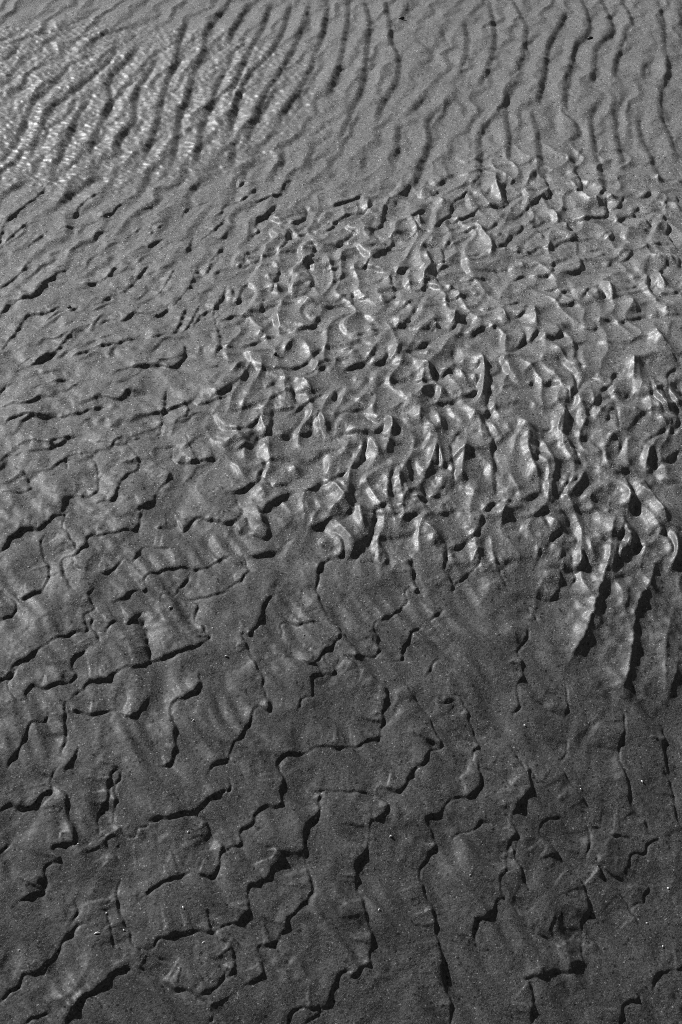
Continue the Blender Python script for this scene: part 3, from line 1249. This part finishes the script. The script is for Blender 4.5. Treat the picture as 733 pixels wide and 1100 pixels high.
# ------------------------------------------------------------------ materials
def nodes(m):
    m.use_nodes = True
    return m.node_tree.nodes, m.node_tree.links
def mat_sand():
    m = bpy.data.materials.new('damp_sand'); N, L = nodes(m)
    b = N['Principled BSDF']
    tc = N.new('ShaderNodeTexCoord')
    def vor(scale, feat='F1'):
        v = N.new('ShaderNodeTexVoronoi'); v.inputs['Scale'].default_value = scale; v.feature = feat
        L.new(tc.outputs['Object'], v.inputs['Vector']); return v
    def ramp(src, *st):
        r = N.new('ShaderNodeValToRGB'); e = r.color_ramp.elements
        while len(e) < len(st): e.new(.5)
        for k, (p, c) in zip(e, st): k.position = p; k.color = (c, c, c, 1)
        L.new(src, r.inputs[0]); return r.outputs[0]
    def mix(mode, a, c, f=1.0):
        x = N.new('ShaderNodeMix'); x.data_type = 'RGBA'; x.blend_type = mode; x.inputs[0].default_value = f
        for s, i in ((a, 6), (c, 7)):
            if hasattr(s, 'links'): L.new(s, x.inputs[i])
            else: x.inputs[i].default_value = (s, s, s, 1)
        return x.outputs[2]
    g = vor(620)                                        # sand grains about 1.5 mm
    sep = N.new('ShaderNodeSeparateColor'); L.new(g.outputs['Color'], sep.inputs[0])
    grain = ramp(sep.outputs[0], (0, .2), (.10, .6), (.5, 1.0), (.90, 1.4), (.985, 1.9), (1, 5))
    g2 = vor(310); s2 = N.new('ShaderNodeSeparateColor'); L.new(g2.outputs['Color'], s2.inputs[0])
    grain2 = ramp(s2.outputs[1], (0, .1), (.022, .3), (.035, .92), (.5, 1.0), (1, 1.1))
    n = N.new('ShaderNodeTexNoise'); n.inputs['Scale'].default_value = 9; n.inputs['Detail'].default_value = 6
    L.new(tc.outputs['Object'], n.inputs['Vector'])
    patch = ramp(n.outputs[0], (.3, .88), (.7, 1.12))
    c = mix('MULTIPLY', mix('MULTIPLY', grain, grain2), patch)
    shade_at = N.new('ShaderNodeAttribute'); shade_at.attribute_name = 'near_shade'
    c = mix('MULTIPLY', c, ramp(shade_at.outputs['Fac'], (0, 1.15), (1, .52)))  # painted shading: near sand darkened, far sand lightened
    c = mix('MULTIPLY', c, ALBEDO)
    L.new(c, b.inputs['Base Color'])
    at = N.new('ShaderNodeAttribute'); at.attribute_name = 'wet'
    mr = N.new('ShaderNodeMapRange'); L.new(at.outputs['Fac'], mr.inputs[0])
    mr.inputs[3].default_value = ROUGH_DRY; mr.inputs[4].default_value = ROUGH_WET
    ad = N.new('ShaderNodeMath'); ad.operation = 'MULTIPLY_ADD'; L.new(sep.outputs[2], ad.inputs[0]); ad.inputs[1].default_value = .12; L.new(mr.outputs[0], ad.inputs[2])
    L.new(ad.outputs[0], b.inputs['Roughness'])
    b.inputs['IOR'].default_value = 1.45
    mr2 = N.new('ShaderNodeMapRange'); L.new(at.outputs['Fac'], mr2.inputs[0])
    mr2.inputs[3].default_value = SPEC_DRY; mr2.inputs[4].default_value = SPEC_WET
    L.new(mr2.outputs[0], b.inputs['Specular IOR Level'])
    bp = N.new('ShaderNodeBump'); bp.inputs['Strength'].default_value = .55; bp.inputs['Distance'].default_value = .0012
    hh = mix('MIX', sep.outputs[1], s2.outputs[0], .35)
    L.new(hh, bp.inputs['Height']); L.new(bp.outputs[0], b.inputs['Normal'])
    return m
ALBEDO, ROUGH_DRY, ROUGH_WET, SPEC_DRY, SPEC_WET = .120, .50, .42, .6, 1.0
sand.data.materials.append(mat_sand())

# ------------------------------------------------------------------ a thin sheet of water running off at the far left
i0, i1 = np.searchsorted(xs, (-1.03, .25)); j0, j1 = np.searchsorted(ys, (2.3, 4.0))
sl = (slice(j0, j1, 1), slice(i0, i1, 2))
fm = film[sl]
Zw = B[sl] + LOW[sl] * .8 - .004 + .0062 * fm + fm * (.0020 * wv[sl] + .0005 * noise(X32[sl] / .02, Y32[sl] / .03, 81))
water = sheet('water', X[sl], Y[sl], Zw)
water['kind'] = 'structure'
m = bpy.data.materials.new('clear_water'); N, L = nodes(m)
N.remove(N['Principled BSDF']); out = N['Material Output']
tr = N.new('ShaderNodeBsdfTransparent'); tr.inputs[0].default_value = (.93, .93, .93, 1)
gl = N.new('ShaderNodeBsdfGlossy'); gl.inputs['Roughness'].default_value = .42
fr0 = N.new('ShaderNodeLayerWeight'); fr0.inputs[0].default_value = .5
fr1 = N.new('ShaderNodeMath'); fr1.operation = 'POWER'; L.new(fr0.outputs['Facing'], fr1.inputs[0]); fr1.inputs[1].default_value = 4.0
fr = N.new('ShaderNodeMath'); fr.operation = 'MULTIPLY_ADD'; L.new(fr1.outputs[0], fr.inputs[0]); fr.inputs[1].default_value = .32; fr.inputs[2].default_value = .02
mx = N.new('ShaderNodeMixShader'); L.new(fr.outputs[0], mx.inputs[0]); L.new(tr.outputs[0], mx.inputs[1]); L.new(gl.outputs[0], mx.inputs[2]); L.new(mx.outputs[0], out.inputs[0])
water.data.materials.append(m)

# ------------------------------------------------------------------ bits of shell and pebbles lying on the sand
def surf(px, py):
    gx, gy = ground(px, py)
    return gx, gy, float(H[min(NY - 1, np.searchsorted(ys, gy)), min(NX - 1, np.searchsorted(xs, gx))])
def simple_mat(name, c, rough_):
    m = bpy.data.materials.new(name); N, L = nodes(m); b = N['Principled BSDF']
    n = N.new('ShaderNodeTexNoise'); n.inputs['Scale'].default_value = 900
    r = N.new('ShaderNodeValToRGB'); r.color_ramp.elements[0].color = (c * .6,) * 3 + (1,); r.color_ramp.elements[1].color = (min(1, c * 1.25),) * 3 + (1,)
    tc = N.new('ShaderNodeTexCoord'); L.new(tc.outputs['Object'], n.inputs['Vector'])
    L.new(n.outputs[0], r.inputs[0]); L.new(r.outputs[0], b.inputs['Base Color']); b.inputs['Roughness'].default_value = rough_
    return m
shell_m = simple_mat('pale_shell', .78, .35); stone_m = simple_mat('dark_stone', .035, .45)
def chip_mesh(name, sx, sy, sz, seed, mat, cup):
    """an uneven flake (cup > 0: hollow underneath like a bit of shell) or a pebble"""
    bm = bmesh.new(); bmesh.ops.create_icosphere(bm, subdivisions=2, radius=1)
    rr = random.Random(seed); off = [rr.uniform(0, 6) for _ in range(6)]
    for v in bm.verts:
        a = math.atan2(v.co.y, v.co.x)
        k = 1 + .22 * math.sin(2 * a + off[0]) + .15 * math.sin(3 * a + off[1]) + .10 * math.sin(5 * a + off[2]) + rr.uniform(-.07, .07)
        x, y, z = v.co.x * k * sx, v.co.y * k * sy, v.co.z * sz
        v.co = (x, y, z - cup * ((x / sx) ** 2 + (y / sy) ** 2) * sz)
    lowest = min(v.co.z for v in bm.verts)
    for v in bm.verts: v.co.z -= lowest
    me = bpy.data.meshes.new(name); bm.to_mesh(me); bm.free()
    for p_ in me.polygons: p_.use_smooth = cup == 0
    me.materials.append(mat)
    return me
def lay(name, me, px, py, label, cat, rz, group=None, sink=.0004, tilt=.2):
    o = bpy.data.objects.new(name, me); bpy.context.scene.collection.objects.link(o)
    x, y, z = surf(px, py); o.location = (x, y, z - sink)
    o.rotation_euler = (tilt * math.sin(px), tilt * math.cos(py), rz)
    o['label'] = label; o['category'] = cat
    if group: o['group'] = group
    return o
chips = [chip_mesh('shell_chip', .0017, .0012, .0007, 3 + k, shell_m, .9) for k in range(4)]
SPOTS = [(84, 906), (202, 893), (133, 998), (20, 1018), (197, 975), (219, 1013), (114, 979), (420, 898), (407, 980), (624, 848), (560, 875), (718, 954), (695, 992),
         (505, 943), (690, 839), (712, 1017), (228, 672), (243, 703), (208, 773), (30, 606), (327, 681), (564, 779), (121, 464), (20, 357), (117, 234), (326, 197), (393, 105)]
for k, (px, py) in enumerate(SPOTS):
    o = lay('shell_chip', chips[k % 4], px, py, 'tiny pale chip of shell lying on the dark sand', 'shell chip', k * 1.3, 'shell chips scattered over the sand')
    f = .75 + .5 * ((k * 37) % 10) / 10 + (.5 if py < 500 else 0); o.scale = (f, f, f)
lay('shell_chip', chip_mesh('shell_chip', .0032, .0013, .0010, 11, shell_m, .7), 183, 651, 'long white sliver of shell on the sand, the largest pale fleck left of centre', 'shell chip', .3)
lay('shell_chip', chip_mesh('shell_chip', .0036, .0016, .0010, 12, shell_m, .7), 104, 1002, 'long white sliver of shell in the dark sand at the bottom left', 'shell chip', .4)
lay('pebble', chip_mesh('pebble', .0075, .0050, .0040, 21, stone_m, 0), 432, 21, 'small dark pebble between two sand ripples near the top edge', 'pebble', .2, sink=.001)
lay('pebble', chip_mesh('pebble', .0080, .0050, .0040, 22, stone_m, 0), 634, 41, 'small dark pebble under the bend of a ripple at the upper right', 'pebble', -.2, sink=.001)
lay('pebble', chip_mesh('pebble', .0040, .0032, .0028, 23, stone_m, 0), 296, 384, 'small round dark pebble in a hollow among the crumpled ridges', 'pebble', .9, sink=.001)
lay('pebble', chip_mesh('pebble', .0050, .0036, .0028, 24, stone_m, 0), 75, 334, 'small dark pebble in a hollow of the slanting ripples on the left', 'pebble', .1, sink=.001)

# ------------------------------------------------------------------ light, sky, camera
sc = bpy.context.scene
SUN_EL = R(34); SUN_AZ = R(138)                        # azimuth counter-clockwise from +x: from the left and slightly ahead
sd = (math.cos(SUN_AZ) * math.cos(SUN_EL), math.sin(SUN_AZ) * math.cos(SUN_EL), math.sin(SUN_EL))
l = bpy.data.lights.new('sun', 'SUN'); l.energy = 4.4; l.angle = R(1.5); l.color = (1, 1, 1)
lo = bpy.data.objects.new('sun', l); sc.collection.objects.link(lo)
from mathutils import Vector
lo.rotation_euler = Vector(sd).to_track_quat('Z', 'Y').to_euler(); lo.location = (-3, 3, 4)
w = bpy.data.worlds.new('World'); sc.world = w; w.use_nodes = True
N, L = w.node_tree.nodes, w.node_tree.links
sky = N.new('ShaderNodeTexSky'); sky.sky_type = 'NISHITA'; sky.sun_disc = False
sky.sun_elevation = SUN_EL; sky.sun_rotation = R(90) - SUN_AZ
bw = N.new('ShaderNodeRGBToBW')                        # the photograph is black and white
L.new(sky.outputs[0], bw.inputs[0]); L.new(bw.outputs[0], N['Background'].inputs[0])
N['Background'].inputs[1].default_value = .034
cd = bpy.data.cameras.new('camera'); co = bpy.data.objects.new('camera', cd); sc.collection.objects.link(co)
co.location = (0, 0, CAM_H); co.rotation_euler = (R(90) - PITCH, 0, 0)
cd.sensor_fit = 'VERTICAL'; cd.sensor_height = 36; cd.sensor_width = 24; cd.lens = LENS; cd.clip_end = 5000; cd.clip_start = .05
sc.camera = co
sc.cycles.filter_width = .9; sc.cycles.use_denoising = False                        # keep the grain of the sand
v = sc.view_settings; v.view_transform = 'Standard'; v.look = 'None'; v.exposure = .2; v.gamma = 1; v.use_curve_mapping = False
